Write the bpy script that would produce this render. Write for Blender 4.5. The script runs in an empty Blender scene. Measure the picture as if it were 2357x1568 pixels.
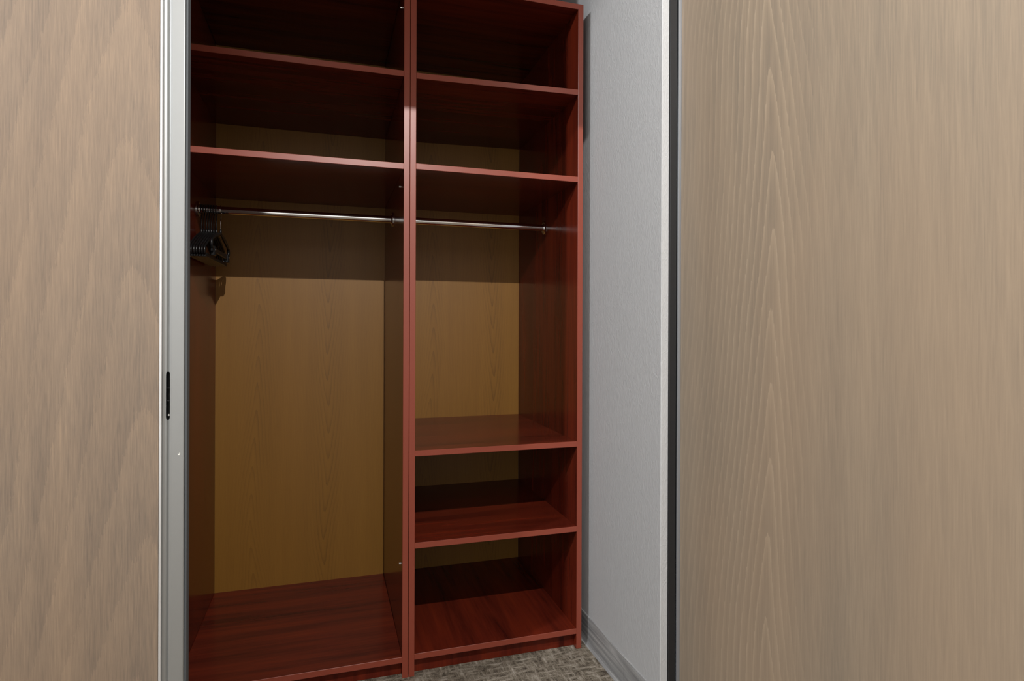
import bpy, bmesh, math, random
from mathutils import Vector, Matrix
random.seed(7)
SC = bpy.context.scene
COL = SC.collection

# ------------------------------------------------------------------ camera
def look():
    cd = bpy.data.cameras.new('camera'); co = bpy.data.objects.new('camera', cd); COL.objects.link(co)
    yaw, roll = math.radians(17.0994), math.radians(-0.1974)
    R = Vector((math.cos(yaw), -math.sin(yaw), 0)); F = Vector((math.sin(yaw), math.cos(yaw), 0)); U = Vector((0, 0, 1))
    r = R*math.cos(roll) - U*math.sin(roll); u = R*math.sin(roll) + U*math.cos(roll)
    m = Matrix((r, u, -F)).transposed().to_4x4(); m.translation = Vector((0, -1.7, 0.9974))
    co.matrix_world = m
    cd.sensor_width = 36; cd.lens = 1371.53/2357*36; cd.shift_y = -33.18/2357; cd.clip_start = 0.02
    SC.camera = co
look()

# ------------------------------------------------------------------ light and exposure
W = bpy.data.worlds.new('world'); SC.world = W; W.use_nodes = True
W.node_tree.nodes['Background'].inputs[0].default_value = (1, 1, 1, 1)
W.node_tree.nodes['Background'].inputs[1].default_value = 0.0
SC.view_settings.view_transform = 'Standard'; SC.view_settings.look = 'None'
SC.view_settings.exposure = 0.0; SC.view_settings.gamma = 1.0; SC.view_settings.use_curve_mapping = False
def spot(name, loc, aim, power, radius, cone, blend, color):
    l = bpy.data.lights.new(name, 'SPOT'); l.energy = power; l.color = color; l.shadow_soft_size = radius
    l.spot_size = math.radians(cone); l.spot_blend = blend
    o = bpy.data.objects.new(name, l); COL.objects.link(o); o.location = loc
    o.rotation_euler = (Vector(aim)-Vector(loc)).to_track_quat('-Z', 'Y').to_euler()
LAMP = (0.21, -1.94, 2.33)                       # spot behind the viewer
LAMP2 = (-2.81, -1.85, 2.86)                     # spot at the left end of the corridor
spot('spotlight_lamp', LAMP, (0.21, -1.90, 0.0), 138, 0.006, 166, 0.12, (1.0, 0.975, 0.94))
spot('far_spotlight_lamp', LAMP2, (0.6, -0.5, 0.7), 300, 0.035, 150, 0.25, (0.97, 0.985, 1.0))

# ------------------------------------------------------------------ node helpers
def newmat(name):
    m = bpy.data.materials.new(name); m.use_nodes = True
    nt = m.node_tree; b = nt.nodes['Principled BSDF']
    return m, nt, b
class N:
    def __init__(s, nt): s.nt = nt
    def n(s, t, **kw):
        nd = s.nt.nodes.new(t)
        for k, v in kw.items(): setattr(nd, k, v)
        return nd
    def l(s, a, b): s.nt.links.new(a, b)
    def put(s, v, inp):
        if isinstance(v, (int, float)): inp.default_value = v
        elif isinstance(v, (tuple, list)): inp.default_value = v
        else: s.l(v, inp)
    def m(s, op, a, b=0.0, c=0.0):
        nd = s.n('ShaderNodeMath', operation=op)
        s.put(a, nd.inputs[0]); s.put(b, nd.inputs[1]); s.put(c, nd.inputs[2])
        return nd.outputs[0]
    def xyz(s, x, y, z):
        nd = s.n('ShaderNodeCombineXYZ'); s.put(x, nd.inputs[0]); s.put(y, nd.inputs[1]); s.put(z, nd.inputs[2]); return nd.outputs[0]
    def noise(s, vec, scale=1.0, detail=2.0, rough=0.5, dist=0.0, typ=None):
        nd = s.n('ShaderNodeTexNoise')
        if typ: nd.noise_type = typ
        s.l(vec, nd.inputs['Vector']); nd.inputs['Scale'].default_value = scale
        nd.inputs['Detail'].default_value = detail; nd.inputs['Roughness'].default_value = rough; nd.inputs['Distortion'].default_value = dist
        return nd.outputs[0]
    def ramp(s, f, stops):
        nd = s.n('ShaderNodeValToRGB'); s.put(f, nd.inputs[0]); e = nd.color_ramp.elements
        while len(e) < len(stops): e.new(0.5)
        for i, (p, c) in enumerate(stops): e[i].position = p; e[i].color = (*c, 1)
        return nd.outputs[0]
    def mix(s, f, a, b, typ='MIX'):
        nd = s.n('ShaderNodeMix', data_type='RGBA', blend_type=typ); s.put(f, nd.inputs[0])
        s.put(a if not isinstance(a, tuple) else (*a, 1), nd.inputs[6]); s.put(b if not isinstance(b, tuple) else (*b, 1), nd.inputs[7])
        return nd.outputs[2]
    def bump(s, h, strength, dist, b):
        nd = s.n('ShaderNodeBump'); nd.inputs['Strength'].default_value = strength; nd.inputs['Distance'].default_value = dist
        s.l(h, nd.inputs['Height']); s.l(nd.outputs[0], b.inputs['Normal'])
    def pos(s):
        tc = s.n('ShaderNodeTexCoord'); sp = s.n('ShaderNodeSeparateXYZ'); s.l(tc.outputs['Object'], sp.inputs[0])
        return tc.outputs['Object'], sp.outputs[0], sp.outputs[1], sp.outputs[2]
def plain(name, col, rough=0.5, metal=0.0, spec=0.5):
    m, nt, b = newmat(name)
    b.inputs['Base Color'].default_value = (*col, 1); b.inputs['Roughness'].default_value = rough
    b.inputs['Metallic'].default_value = metal; b.inputs['Specular IOR Level'].default_value = spec
    return m

def veneer(name, axis, stops, uc, wid, bend, freq, jag=0.010, wob=0.02, ring_w=0.35, fib=(300, 5), fib_w=0.35, sat=(0.30, 0.225, 0.155), sat_w=0.3, bumps=0.10, rough=0.42, sharp=2.0, period=None, dash=18, core=None, sign=1.0, lean=1.0):
    """oak veneer: nested arches (cathedrals) running into straight grain, fibres on top. axis: which object axis runs across the grain"""
    m, nt, b = newmat(name); g = N(nt); P, x, y, z = g.pos()
    u = x if axis == 'x' else y
    rnd = g.n('ShaderNodeObjectInfo').outputs['Random']
    vec = lambda a, c: g.xyz(g.m('MULTIPLY', u, a), rnd, g.m('MULTIPLY', z, c))
    n1 = g.m('SUBTRACT', g.noise(vec(7, 1.3), 1, 2), 0.5)
    n2 = g.m('SUBTRACT', g.noise(vec(fib[0], dash), 1, 3, 0.65), 0.5)
    du = g.m('SUBTRACT', g.m('ADD', u, g.m('MULTIPLY', g.m('SUBTRACT', g.noise(vec(1.5, 1.6), 1, 1), 0.5), 0.10)), uc)
    zz = z
    if period:                                  # several plain-sawn hearts side by side, every other one upside down
        cell = g.m('ROUND', g.m('DIVIDE', du, 2*period))
        zz = g.m('MULTIPLY', g.m('ADD', z, g.m('MULTIPLY', cell, 0.237)), g.m('SUBTRACT', 1.0, g.m('MULTIPLY', 2.0, g.m('PINGPONG', cell, 1.0))))
        du = g.m('PINGPONG', du, period)
    r = g.m('SQRT', g.m('ADD', g.m('MULTIPLY', du, du), wid*wid))
    f = g.m('ADD', g.m('MULTIPLY', zz, bend), r)
    f = g.m('ADD', f, g.m('MULTIPLY', n1, wob)); f = g.m('ADD', f, g.m('MULTIPLY', n2, jag))
    ph = g.m('FRACT', g.m('MULTIPLY', f, freq))
    saw = g.m('POWER', ph, sharp)
    if core: saw = g.m('MULTIPLY', saw, g.m('ADD', 0.12, g.m('MULTIPLY', 0.88, g.m('EXPONENT', g.m('MULTIPLY', g.m('POWER', g.m('MAXIMUM', g.m('MULTIPLY', du, lean), g.m('MULTIPLY', du, -1.0)), 2.0), -1.0/core**2)))))
    fibre = g.noise(vec(*fib), 1, 3, 0.65)
    broad = g.noise(vec(24, 0.9), 1, 2, 0.5)
    t = g.m('ADD', g.m('MULTIPLY', saw, ring_w*sign), g.m('MULTIPLY', fibre, fib_w))
    t = g.m('ADD', t, g.m('MULTIPLY', broad, 1.0-ring_w-fib_w))
    c = g.ramp(t, stops)
    tint = g.ramp(g.noise(vec(3.5, 1.1), 1, 3, 0.55), [(0.35, (0, 0, 0)), (0.68, (1, 1, 1))])
    c = g.mix(g.m('MULTIPLY', tint, sat_w), c, sat)
    g.l(c, b.inputs['Base Color']); b.inputs['Roughness'].default_value = rough
    g.bump(g.m('ADD', fibre, g.m('MULTIPLY', saw, 0.5)), bumps, 0.0006, b)
    return m

def mahogany(name, axis, rough=0.2):
    m, nt, b = newmat(name); g = N(nt); P, x, y, z = g.pos()
    rnd = g.m('MULTIPLY', g.n('ShaderNodeObjectInfo').outputs['Random'], 17.0)
    s = {'x': (1.1, 16, 16), 'y': (16, 1.1, 16), 'z': (16, 16, 1.1)}[axis]
    v = g.xyz(g.m('MULTIPLY', g.m('ADD', x, rnd), s[0]), g.m('MULTIPLY', g.m('ADD', y, rnd), s[1]), g.m('MULTIPLY', g.m('ADD', z, rnd), s[2]))
    v4 = g.n('ShaderNodeVectorMath', operation='SCALE'); g.l(v, v4.inputs[0]); v4.inputs['Scale'].default_value = 3.7
    a = g.noise(v, 1.0, 5, 0.62, 0.3); d = g.noise(v4.outputs[0], 1.0, 4, 0.65)
    t = g.m('ADD', g.m('MULTIPLY', a, 0.7), g.m('MULTIPLY', d, 0.3))
    c = g.ramp(t, [(0.30, (0.0380, 0.0051, 0.0037)), (0.47, (0.1093, 0.0144, 0.0070)), (0.60, (0.1568, 0.0200, 0.0079)), (0.75, (0.1901, 0.0260, 0.0107))])
    g.l(c, b.inputs['Base Color']); b.inputs['Roughness'].default_value = rough
    b.inputs['Specular IOR Level'].default_value = 0.24
    return m

M = {}
for ax in 'xyz': M['mah_'+ax] = mahogany('mahogany_laminate_'+ax, ax)
M['edge'] = plain('edge_banding', (0.2657, 0.0554, 0.0321), 0.36)
M['oak_left'] = veneer('taupe_oak_veneer', 'x',
    [(0.24, (0.112, 0.094, 0.083)), (0.42, (0.196, 0.151, 0.116)), (0.58, (0.262, 0.196, 0.142)), (0.78, (0.365, 0.262, 0.180))],
    -0.335, 0.030, 0.20, 20, ring_w=0.105, fib=(430, 18), fib_w=0.56, sat=(0.30, 0.200, 0.125), sat_w=0.35, jag=0.022, dash=45, bumps=0.05, sharp=1.2, wob=0.035)
M['oak_right'] = veneer('pale_oak_veneer', 'y',
    [(0.20, (0.228, 0.188, 0.147)), (0.42, (0.330, 0.262, 0.193)), (0.58, (0.385, 0.305, 0.222)), (0.72, (0.445, 0.358, 0.270)), (0.95, (0.58, 0.49, 0.395))],
    -0.735, 0.008, 0.125, 50, ring_w=0.34, fib=(430, 11), fib_w=0.42, sat=(0.45, 0.315, 0.205), sat_w=0.32, sharp=4.5, jag=0.006, wob=0.022, dash=20, bumps=0.04, core=0.075, lean=0.30)
M['oak_back'] = veneer('amber_oak_print', 'x',
    [(0.02, (0.1452, 0.0625, 0.0070)), (0.30, (0.2377, 0.1062, 0.0121)), (0.50, (0.2812, 0.1289, 0.0159)), (0.8, (0.3357, 0.1601, 0.0218))],
    0.15, 0.008, 0.11, 95, ring_w=0.26, fib=(420, 10), fib_w=0.42, sat=(0.2755, 0.1296, 0.0195), sat_w=0.3, bumps=0.03, period=0.125, rough=0.5, core=0.040, sign=-1.0, sharp=3.0, jag=0.003, wob=0.012)
M['alu'] = plain('satin_aluminium', (0.40, 0.41, 0.41), 0.42, 0.70)
M['alu_bright'] = plain('polished_aluminium_lip', (0.85, 0.86, 0.88), 0.25, 0.6)
M['alu_grey'] = plain('grey_aluminium', (0.30, 0.31, 0.33), 0.4, 0.4)
M['gasket'] = plain('grey_gasket', (0.10, 0.11, 0.12), 0.6)
M['black'] = plain('black_rubber', (0.014, 0.014, 0.015), 0.55)
M['black_plastic'] = plain('black_plastic', (0.006, 0.006, 0.0065), 0.36)
M['chrome'] = plain('chrome', (0.80, 0.80, 0.82), 0.10, 1.0)
M['screw'] = plain('bright_steel', (0.8, 0.8, 0.78), 0.3, 0.9)
M['white_paint'] = plain('white_ceiling_paint', (0.75, 0.75, 0.74), 0.7)
M['corridor'] = plain('taupe_wall_paint', (0.20, 0.17, 0.14), 0.7)
M['fleck'] = plain('white_paint_fleck', (0.85, 0.84, 0.80), 0.6)
def wallpaper():
    m, nt, b = newmat('embossed_wallpaper'); g = N(nt); P, x, y, z = g.pos()
    v = g.xyz(g.m('MULTIPLY', x, 1.0), g.m('MULTIPLY', y, 1.0), g.m('MULTIPLY', z, 0.46))
    r1 = g.noise(v, 62, 2.0, 0.55, 1.2)
    r2 = g.noise(v, 125, 2.0, 0.5, 0.8)
    ridge = lambda n: g.m('POWER', g.m('SUBTRACT', 1.0, g.m('MULTIPLY', g.m('ABSOLUTE', g.m('SUBTRACT', n, 0.5)), 5.0)), 3.0)
    h = g.m('ADD', g.m('MAXIMUM', ridge(r1), 0.0), g.m('MULTIPLY', g.m('MAXIMUM', ridge(r2), 0.0), 0.35))
    h = g.m('ADD', h, g.m('MULTIPLY', g.noise(v, 300, 2), 0.25))
    b.inputs['Base Color'].default_value = (0.505, 0.512, 0.522, 1); b.inputs['Roughness'].default_value = 0.62
    g.bump(h, 0.18, 0.0020, b)
    return m
M['paper'] = wallpaper()
def carpet():
    m, nt, b = newmat('tweed_carpet'); g = N(nt); P, x, y, z = g.pos()
    a = g.noise(g.xyz(g.m('MULTIPLY', x, 85.0), g.m('MULTIPLY', y, 24.0), 0.0), 1, 3, 0.6)
    c = g.noise(g.xyz(g.m('MULTIPLY', x, 24.0), g.m('MULTIPLY', y, 85.0), 3.0), 1, 3, 0.6)
    f = g.noise(P, 420, 2, 0.7)
    t = g.m('ADD', g.m('MAXIMUM', a, c), g.m('MULTIPLY', g.m('SUBTRACT', f, 0.5), 0.5))
    col = g.ramp(t, [(0.38, (0.0605, 0.0483, 0.0365)), (0.52, (0.1925, 0.1613, 0.1237)), (0.64, (0.3300, 0.2903, 0.2365)), (0.8, (0.5060, 0.4622, 0.4085))])
    g.l(col, b.inputs['Base Color']); b.inputs['Roughness'].default_value = 0.95; b.inputs['Specular IOR Level'].default_value = 0.1
    g.bump(t, 0.9, 0.004, b)
    return m
M['carpet'] = carpet()
def basemat():
    m, nt, b = newmat('grey_wood_vinyl'); g = N(nt); P, x, y, z = g.pos()
    t = g.noise(g.xyz(g.m('MULTIPLY', x, 60.0), g.m('MULTIPLY', y, 3.5), g.m('MULTIPLY', z, 75.0)), 1, 4, 0.6, 0.6)
    col = g.ramp(t, [(0.30, (0.180, 0.182, 0.186)), (0.5, (0.300, 0.302, 0.305)), (0.70, (0.52, 0.52, 0.515))])
    g.l(col, b.inputs['Base Color']); b.inputs['Roughness'].default_value = 0.45
    g.bump(t, 0.15, 0.001, b)
    return m
M['vinyl'] = basemat()

# ------------------------------------------------------------------ mesh helpers
def link(name, bm, mats, parent=None, loc=None, smooth=False):
    me = bpy.data.meshes.new(name); bm.normal_update(); bm.to_mesh(me); bm.free()
    for mm in (mats if isinstance(mats, (list, tuple)) else [mats]): me.materials.append(mm)
    if smooth:
        for p in me.polygons: p.use_smooth = True
    o = bpy.data.objects.new(name, me); COL.objects.link(o)
    if loc: o.location = loc
    if parent: o.parent = parent
    return o
def bbox(bm, x0, x1, y0, y1, z0, z1, bev=0.0):
    r = bmesh.ops.create_cube(bm, size=1.0); vs = r['verts']
    for v in vs:
        v.co = Vector(((x0+x1)/2+v.co.x*(x1-x0), (y0+y1)/2+v.co.y*(y1-y0), (z0+z1)/2+v.co.z*(z1-z0)))
    if bev:
        es = {e for v in vs for e in v.link_edges}
        bmesh.ops.bevel(bm, geom=list(es), offset=bev, segments=1, affect='EDGES', profile=0.5)
def box(name, x0, x1, y0, y1, z0, z1, mats, parent=None, bev=0.0008, front=None):
    """front: index of the material of the face looking to -Y"""
    bm = bmesh.new(); bbox(bm, x0, x1, y0, y1, z0, z1, bev)
    if front is not None:
        bm.normal_update()
        for f in bm.faces:
            if f.normal.y < -0.6: f.material_index = front
    return link(name, bm, mats, parent)
def tube(bm, pts, r, seg=8, caps=True):
    """round bar through pts"""
    rings = []; n = len(pts); up = Vector((0.31, 0.17, 0.93)); prev = None
    for i, p in enumerate(pts):
        p = Vector(p); a = Vector(pts[max(i-1, 0)]); c = Vector(pts[min(i+1, n-1)]); t = (c-a).normalized()
        if prev is None:
            s = t.cross(up).normalized()
        else:
            s = (prev - t*prev.dot(t)).normalized()
        prev = s; w = t.cross(s); rr = r[i] if isinstance(r, (list, tuple)) else r
        rings.append([bm.verts.new(p+(s*math.cos(2*math.pi*k/seg)+w*math.sin(2*math.pi*k/seg))*rr) for k in range(seg)])
    for i in range(n-1):
        for k in range(seg):
            bm.faces.new((rings[i][k], rings[i][(k+1) % seg], rings[i+1][(k+1) % seg], rings[i+1][k]))
    if caps:
        bm.faces.new(rings[0][::-1]); bm.faces.new(rings[-1])
def lathe_x(bm, x, yc, zc, prof, seg=24):
    """rings about the X axis; prof: (dx, r)"""
    rings = [[bm.verts.new((x+dx, yc+r*math.cos(2*math.pi*k/seg), zc+r*math.sin(2*math.pi*k/seg))) for k in range(seg)] for dx, r in prof]
    for a, c in zip(rings, rings[1:]):
        for k in range(seg): bm.faces.new((a[k], a[(k+1) % seg], c[(k+1) % seg], c[k]))
    bm.faces.new([bm.verts.new(v.co) for v in rings[0]][::-1]); bm.faces.new([bm.verts.new(v.co) for v in rings[-1]])
    bmesh.ops.recalc_face_normals(bm, faces=bm.faces[:])
def empty(name, loc=(0, 0, 0)):
    o = bpy.data.objects.new(name, None); COL.objects.link(o); o.location = loc; return o
def tag(o, label=None, cat=None, group=None, kind=None):
    if label: o['label'] = label
    if cat: o['category'] = cat
    if group: o['group'] = group
    if kind: o['kind'] = kind
    return o

# ------------------------------------------------------------------ the setting
CEIL = 3.0; WX = 0.783
S = 'structure'
tag(box('floor', -3.5, 1.6, -3.3, 0.75, -0.05, 0, M['carpet'], bev=0), 'brown and beige tweed carpet floor in front of the wardrobe', 'floor', kind=S)
tag(box('ceiling', -3.5, 1.6, -3.3, 0.75, CEIL, CEIL+0.05, M['white_paint'], bev=0), 'white ceiling over closet and corridor', 'ceiling', kind=S)
tag(box('wall_back', -1.5, 1.6, 0.62, 0.75, 0, CEIL, M['paper'], bev=0), 'pale wall behind the wardrobe units', 'wall', kind=S)
wr = tag(box('wall_right', WX, WX+0.021, -0.405, 0.62, 0, CEIL, M['paper'], bev=0.0015), 'light grey wall with embossed wrinkled wallpaper right of wardrobe', 'wall', kind=S)
tag(box('wall_left', -1.5, -1.4, -0.41, 0.62, 0, CEIL, M['white_paint'], bev=0), 'pale left end wall of the closet', 'wall', kind=S)
tag(box('wall_front', -3.5, -0.300, -0.4395, -0.41, 0, CEIL, M['white_paint'], bev=0), 'partition wall behind the left veneered door', 'wall', kind=S)
tag(box('trim_1', -0.254, 0.820, -0.4445, -0.411, 2.42, CEIL, M['white_paint'], bev=0.001), 'white header over the closet opening', 'trim', kind=S)
tag(box('shadow_box', -0.045, 0.437, -1.16, -1.06, 2.041, CEIL, M['corridor'], bev=0.001), 'added light-blocking box hanging below the corridor ceiling', 'trim', kind=S)  # unseen box, added to cast the shadow edge across the centre divider
tag(box('wall_corridor_right', 0.875, 1.6, -3.2, -0.36, 0, CEIL, M['corridor'], bev=0), 'corridor wall behind the right veneered door', 'wall', kind=S)
tag(box('wall_corridor_left', -3.5, -3.4, -3.2, -0.4445, 0, CEIL, M['corridor'], bev=0), 'left end wall of the corridor', 'wall', kind=S)
tag(box('wall_corridor_back', -3.5, 1.6, -3.3, -3.2, 0, CEIL, M['white_paint'], bev=0), 'white corridor wall behind the viewer', 'wall', kind=S)
# cove base along the right wall: two strips butted together
br = tag(empty('baseboard_right', (WX, 0, 0)), 'grey wood-grain vinyl cove base along the right wall', 'baseboard', kind=S)
def cove(y0, y1):
    prof = [(0, 0), (-0.0125, 0), (-0.0125, 0.0012), (-0.009, 0.0028), (-0.0062, 0.007), (-0.0045, 0.013), (-0.0036, 0.022), (-0.0036, 0.083), (-0.003, 0.0868), (-0.0015, 0.0885), (0, 0.0885)]
    bm = bmesh.new(); A = [bm.verts.new((x, y0, z)) for x, z in prof]; B = [bm.verts.new((x, y1, z)) for x, z in prof]
    n = len(prof)
    for i in range(n): bm.faces.new((A[i], A[(i+1) % n], B[(i+1) % n], B[i]))
    bm.faces.new(A[::-1]); bm.faces.new(B); bmesh.ops.recalc_face_normals(bm, faces=bm.faces[:])
    return bm
link('base_strip', cove(-0.222, 0.60), M['vinyl'], br)
link('base_strip', cove(-0.404, -0.2235), M['vinyl'], br)

# ------------------------------------------------------------------ left veneered door with its aluminium stile
JY = -0.452                                    # front plane of the stile
d1 = tag(empty('door_1', (-0.9, -0.47, 0)), 'taupe oak veneered sliding door with silver aluminium stile', 'door', kind=S)
def at(o, p): o.location = -Vector(p.location); return o
at(box('veneer_panel', -2.35, -0.3006, JY-0.001, -0.447, 0.006, 2.92, M['oak_left'], d1, 0.0006), d1)
def stile():
    # plan outline (x, y), camera side is -y
    o = [(-0.2996, -0.440), (-0.2996, JY-0.0022), (-0.2992, JY-0.0028), (-0.2960, JY-0.0028), (-0.2954, JY-0.0022), (-0.2950, JY+0.0010)]
    for k in range(25):                         # the shallow finger groove
        a = k/24; o.append((-0.2946+a*0.0142, JY+0.0030+0.0032*math.sin(math.pi*min(1, a*1.15+0.08))-0.0022*a))
    o += [(-0.2792, JY+0.0006), (-0.2600, JY+0.0002), (-0.2590, JY+0.0006), (-0.2586, JY+0.003), (-0.2586, -0.4215), (-0.2620, -0.4215), (-0.2620, -0.440)]
    bm = bmesh.new(); z0, z1 = 0.006, 2.92
    A = [bm.verts.new((x, y, z0)) for x, y in o]; B = [bm.verts.new((x, y, z1)) for x, y in o]; n = len(o)
    for i in range(n): 
        f = bm.faces.new((A[i], A[(i+1) % n], B[(i+1) % n], B[i]))
        if max(o[i][0], o[(i+1) % n][0]) < -0.2953: f.material_index = 1
    bm.faces.new(A[::-1]); bm.faces.new(B); bmesh.ops.recalc_face_normals(bm, faces=bm.faces[:])
    return bm
st = at(link('aluminium_stile', stile(), [M['alu'], M['alu_bright']], d1), d1)
def stadium(bm, xc, z0, z1, hw, y0, y1, seg=12):
    pts = [(xc+hw*math.cos(a), z1-hw*1.9+hw*1.9*math.sin(a)) for a in [math.pi*k/seg for k in range(seg+1)]]
    pts += [(xc+hw*math.cos(a), z0+hw*1.9+hw*1.9*math.sin(a)) for a in [math.pi+math.pi*k/seg for k in range(seg+1)]]
    A = [bm.verts.new((x, y0, z)) for x, z in pts]; B = [bm.verts.new((x, y1, z)) for x, z in pts]; n = len(pts)
    for i in range(n): bm.faces.new((A[i], A[(i+1) % n], B[(i+1) % n], B[i]))
    bm.faces.new(A[::-1]); bm.faces.new(B); bmesh.ops.recalc_face_normals(bm, faces=bm.faces[:])
    return pts
SX, SZ0, SZ1 = -0.2860, 0.8195, 0.9115
bm = bmesh.new(); stadium(bm, SX, SZ0, SZ1, 0.0036, JY-0.01, -0.4255)
cut = at(link('cutter', bm, M['black'], d1), d1)
md = st.modifiers.new('slot', 'BOOLEAN'); md.object = cut; md.operation = 'DIFFERENCE'; md.solver = 'EXACT'
bpy.context.view_layer.update()
me = bpy.data.meshes.new_from_object(st.evaluated_get(bpy.context.evaluated_depsgraph_get()))
st.modifiers.clear(); st.data = me; bpy.data.objects.remove(cut)
def cup():
    bm = bmesh.new(); seg = 12
    def ring(hw, dz, y):
        pts = [(SX+hw*math.cos(a), SZ1-dz-hw*1.9+hw*1.9*math.sin(a)) for a in [math.pi*k/seg for k in range(seg+1)]]
        pts += [(SX+hw*math.cos(a), SZ0+dz+hw*1.9+hw*1.9*math.sin(a)) for a in [math.pi+math.pi*k/seg for k in range(seg+1)]]
        return [bm.verts.new((x, y, z)) for x, z in pts]
    R = [ring(0.0035, 0.0004, -0.4265), ring(0.0035, 0.0004, JY+0.0032), ring(0.0029, 0.0016, JY+0.0030), ring(0.0025, 0.0030, -0.4335)]
    for a, b in zip(R, R[1:]):
        n = len(a)
        for i in range(n): bm.faces.new((a[i], a[(i+1) % n], b[(i+1) % n], b[i]))
    bm.faces.new(R[0][::-1]); bm.faces.new(R[-1]); bmesh.ops.recalc_face_normals(bm, faces=bm.faces[:])
    return bm
lc = at(link('lock_slot', cup(), M['black_plastic'], d1), d1); lc['label'] = 'black oval lock slot'
for zz in (0.8555, 0.879):
    b_ = box('slot_rib', SX-0.0026, SX+0.0026, -0.4445, -0.434, zz-0.0006, zz+0.0006, M['black'], lc, 0)
bm = bmesh.new(); bmesh.ops.create_cone(bm, cap_ends=True, segments=10, radius1=0.0021, radius2=0.0017, depth=0.006, matrix=Matrix.Translation((SX, -0.4405, 0.8285)) @ Matrix.Rotation(math.pi/2, 4, 'X'))
link('slot_screw', bm, M['screw'], lc)
at(box('seal_strip', -0.2583, -0.2547, -0.447, -0.425, 0.006, 2.92, M['gasket'], d1, 0.0006), d1)
bm = bmesh.new()
for dx, dz, w, h in ((0, 0, 0.0032, 0.0022), (0.0016, 0.002, 0.0014, 0.0022), (-0.0012, 0.0018, 0.001, 0.001)):
    bbox(bm, -0.2672+dx-w/2, -0.2672+dx+w/2, JY-0.0004, JY+0.0006, 0.755+dz-h/2, 0.755+dz+h/2)
fl = at(link('paint_fleck', bm, M['fleck'], d1), d1); fl['label'] = 'small white paint fleck'

# ------------------------------------------------------------------ right veneered door, standing open beside the wall end
d2 = tag(empty('door_2', (0.83, -0.42, 0)), 'pale limed oak veneered door standing open at the right', 'door', kind=S)
at(box('veneer_panel', 0.832, 0.868, -1.42, -0.414, 0.006, 2.92, M['oak_right'], d2, 0.0006), d2)
at(box('aluminium_edge', 0.8245, 0.868, -0.4135, -0.4085, 0.006, 2.92, M['alu_grey'], d2, 0.0006), d2)
tag(box('trim_2', 0.8045, 0.8235, -0.4085, -0.388, 0.0, CEIL, M['black'], bev=0.0008), 'black rubber seal between wall end and right door', 'trim', kind=S)

# ------------------------------------------------------------------ wardrobe units
DEP, T, TOP = 0.5965, 0.0167, 1.9936
EDGE = [None, M['edge']]
def panel(name, par, x0, x1, y0, y1, z0, z1, ax, front=True):
    return box(name, x0, x1, y0, y1, z0, z1, [M['mah_'+ax], M['edge']], par, 0.0007, 1 if front else None)
def unit(label, x0, x1, shelves, base_ax, zbase, lx):
    """x0, x1: outer faces; shelves: (z at left, z at right) of the top faces"""
    w = tag(empty('wardrobe_unit', (x0, 0, 0)), label, 'wardrobe', 'mahogany wardrobe units')
    L = x1-x0; t = T
    panel('side_panel', w, 0, t, 0, DEP, 0, TOP, 'z'); panel('side_panel', w, L-t, L, 0, DEP, 0, TOP, 'z')
    panel('top_panel', w, t, L-t, 0, DEP, TOP-t, TOP, 'x')
    panel('base_shelf', w, t, L-t, 0, DEP, zbase-t, zbase, base_ax)
    panel('kickboard', w, t, L-t, 0.024, 0.040, 0, zbase-t, 'z', False)
    bk = box('back_panel', t, L-t, DEP, DEP+0.006, zbase-t, TOP, M['oak_back'], w, 0); bk['label'] = 'amber oak-grain back panel'
    for za, zb in shelves:
        bm = bmesh.new(); bbox(bm, t, L-t, 0.0, DEP, -t, 0, 0.0007); bm.normal_update()
        for f in bm.faces:
            if f.normal.y < -0.6: f.material_index = 1
        for v in bm.verts: v.co.z += za+(zb-za)*(v.co.x-t)/(L-2*t)
        link('shelf', bm, [M['mah_x'], M['edge']], w)
    # chrome clothes rail on two flanges
    ry, rz, rr = 0.297, 1.3475, 0.0113
    bm = bmesh.new(); lathe_x(bm, 0, ry, rz, [(t+0.004, rr), (L-t-0.004, rr)], 28)
    rail = link('clothes_rail', bm, M['chrome'], w, smooth=True); rail['label'] = 'polished chrome clothes rail'
    for xx, sg in ((t, 1), (L-t, -1)):
        bm = bmesh.new(); prof = [(0, 0.0235), (0.0028*sg, 0.0235), (0.0052*sg, 0.0200), (0.0052*sg, 0.0150), (0.0074*sg, 0.0142), (0.0080*sg, 0.0132)]
        lathe_x(bm, xx, ry, rz, prof, 28); link('rail_flange', bm, M['chrome'], rail)
    return w, L
XA, XG, XB = -0.3954, 0.2187, 0.7514
wl, LL = unit('mahogany wardrobe unit left of centre with one tall hanging bay', XA, XG-0.0006, [(1.7189, 1.7189), (1.4569, 1.4569)], 'x', 0.0600, 0)
wr_, LR = unit('mahogany wardrobe unit beside the grey wall with three low shelves', XG+0.0006, XB, [(1.7176, 1.7289), (1.4598, 1.4598), (0.642, 0.642), (0.3794, 0.3794)], 'y', 0.0635, 0)
for y, z in ((0.0764, 1.4072), (0.0436, 0.3090), (0.0589, 1.9261)):
    bm = bmesh.new(); bmesh.ops.create_cone(bm, cap_ends=True, segments=10, radius1=0.003, radius2=0.0024, depth=0.005,
        matrix=Matrix.Translation((LL-T-0.002, y, z)) @ Matrix.Rotation(-math.pi/2, 4, 'Y'))
    link('shelf_pin', bm, M['screw'], wl)

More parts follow.
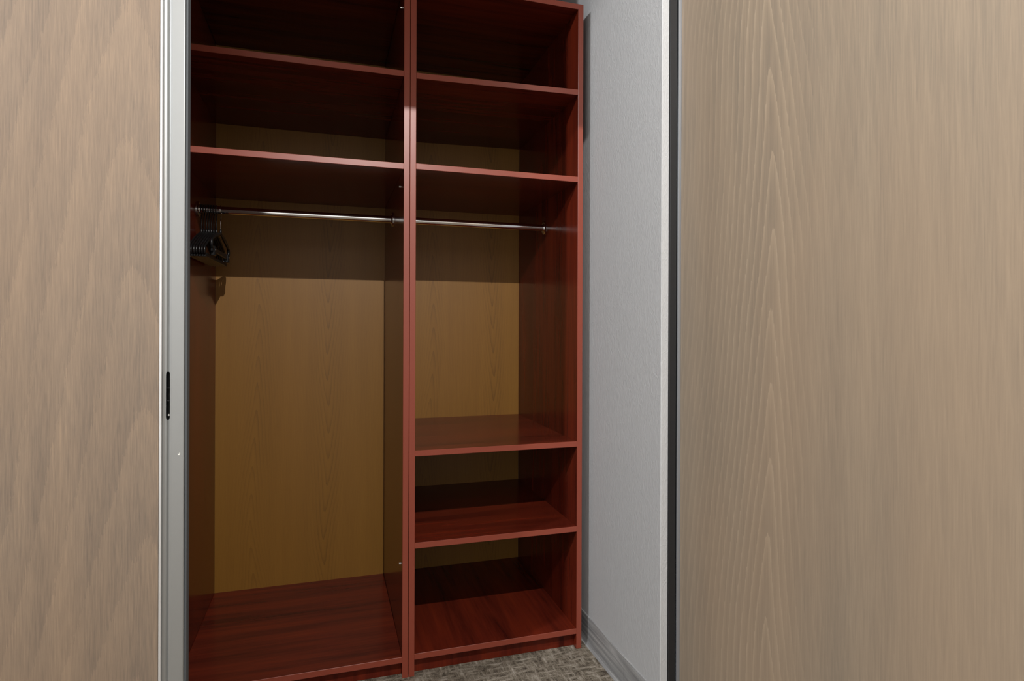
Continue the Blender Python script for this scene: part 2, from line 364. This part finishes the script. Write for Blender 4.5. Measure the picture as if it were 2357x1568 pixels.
# ------------------------------------------------------------------ hangers on the left rail
RY, RZ, RR = 0.297, 1.3475, 0.0113
def hook_pts(r_in, drop, n=14):
    """hook over the rail in the YZ plane, origin at the rail's top inside of the hook"""
    cz = -r_in
    p = [(0, r_in*math.cos(a), cz+r_in*math.sin(a)) for a in [math.radians(-35+ (215)*k/n) for k in range(n+1)]]
    # from the front tip over the top to the back, then down to the neck
    p = [(x, -y, z) for x, y, z in p]
    x, y, z = p[-1]
    p += [(0, y*0.75, z-0.012), (0, y*0.25, z-0.022), (0, 0, z-0.032), (0, 0, -drop)]
    return p
def make_hanger(label, hookmat, half, zneck, zbar, shoulder, thick=0.0018, fat=1.0):
    h = tag(empty('clothes_hanger', (0, 0, 0)), label, 'hanger', 'clothes hangers on the left rail')
    bm = bmesh.new(); tube(bm, hook_pts(0.0140, -zneck+0.002), thick, 8); link('hook', bm, hookmat, h, smooth=True)
    # moulded body: collar, two sloping arms with rounded tips
    bm = bmesh.new(); tube(bm, [(0, 0, zneck+0.010), (0, 0, zneck+0.004), (0, 0, zneck-0.008)], [0.0022, 0.0033, 0.0033], 10)
    for s in (-1, 1):
        pts = []; rad = []
        for k in range(13):
            a = k/12; y = s*half*a; z = zneck-0.004-(shoulder)*(a**1.35)
            pts.append((0, y, z)); rad.append(0.0033-0.0003*a)
        ye, ze = pts[-1][1], pts[-1][2]
        pts += [(0, ye+s*0.006, ze-0.006), (0, ye+s*0.007, ze-0.016), (0, ye+s*0.003, zbar+0.004), (0, ye-s*0.006, zbar)]; rad += [0.0031, 0.0031, 0.0030, 0.0028]
        tube(bm, pts, [q*fat if abs(fat-1) < 0.01 or n_ > 3 else q for n_, q in enumerate(rad)], 8)
    link('shoulder', bm, M['black_plastic'], h, smooth=True)
    return h
def bar(h, half, zbar, hh):
    bm = bmesh.new(); bbox(bm, -0.0028, 0.0028, -half, half, zbar-hh, zbar+hh, 0.0012); link('trouser_bar', bm, M['black_plastic'], h)
def copy_tree(o, parent=None):
    c = o.copy(); COL.objects.link(c)
    if parent: c.parent = parent
    for ch in [k for k in bpy.data.objects if k.parent == o]: copy_tree(ch, c)
    return c
DROP = RZ+RR
proto = make_hanger('black plastic hanger, innermost against the dark side panel', M['black_plastic'], 0.155, -0.082, -0.166, 0.056)
bar(proto, 0.155, -0.166, 0.006)
labels = ['black plastic hanger, innermost against the dark side panel', 'black plastic hanger, second from the side panel', 'black plastic hanger, third from the side panel',
          'black plastic hanger, fourth from the side panel', 'black plastic hanger, fifth from the side panel', 'black plastic hanger, sixth from the side panel',
          'black plastic hanger just behind the chrome-hooked one']
for i in range(7):
    h = proto if i == 0 else copy_tree(proto)
    h['label'] = labels[i]
    h.location = (-0.3685+0.0068*i, RY, DROP+0.0020)
    h.rotation_euler = (0, 0, math.radians(random.uniform(-0.12, 0.12)-1.0))
k = make_hanger('black clip hanger with a shiny chrome hook, outermost on rail', M['chrome'], 0.125, -0.082, -0.146, 0.030, 0.0013, 1.45)
bar(k, 0.130, -0.146, 0.007)
for s in (-1, 1):
    bm = bmesh.new(); bbox(bm, -0.006, 0.006, s*0.105-0.011, s*0.105+0.011, -0.164, -0.136, 0.002)
    cl = link('clip', bm, M['black_plastic'], k)
    bm = bmesh.new(); bmesh.ops.create_cone(bm, cap_ends=True, segments=12, radius1=0.0042, radius2=0.0042, depth=0.014, matrix=Matrix.Translation((0, s*0.105, -0.147)) @ Matrix.Rotation(math.pi/2, 4, 'Y'))
    link('clip_spring', bm, M['chrome'], cl)
k.location = (-0.3155, RY, DROP+0.0020); k.rotation_euler = (0, 0, math.radians(-1.2))

# ------------------------------------------------------------------ lamps the light comes from
def spotlight(loc, label):
    o = tag(empty('ceiling_spotlight', (loc[0], loc[1], CEIL)), label, 'lamp')
    zz = loc[2]-CEIL; bm = bmesh.new(); seg = 32
    prof = [(0.008, zz+0.075), (0.034, zz+0.075), (0.034, zz+0.016), (0.031, zz+0.016), (0.026, zz+0.045)]
    R = [[bm.verts.new((r*math.cos(2*math.pi*i/seg), r*math.sin(2*math.pi*i/seg), z)) for i in range(seg)] for r, z in prof]
    for a, b in zip(R, R[1:]):
        for i in range(seg): bm.faces.new((a[i], a[(i+1) % seg], b[(i+1) % seg], b[i]))
    bm.faces.new(R[-1]); bm.faces.new(R[0][::-1]); bmesh.ops.recalc_face_normals(bm, faces=bm.faces[:])
    link('housing', bm, M['white_paint'], o)
    bm = bmesh.new(); tube(bm, [(0, 0, 0), (0, 0, zz+0.075)], 0.007, 12); link('stem', bm, M['white_paint'], o)
spotlight(LAMP, 'white spotlight on a stem from the ceiling behind the viewer')
spotlight(LAMP2, 'white spotlight at the left end of the corridor ceiling')
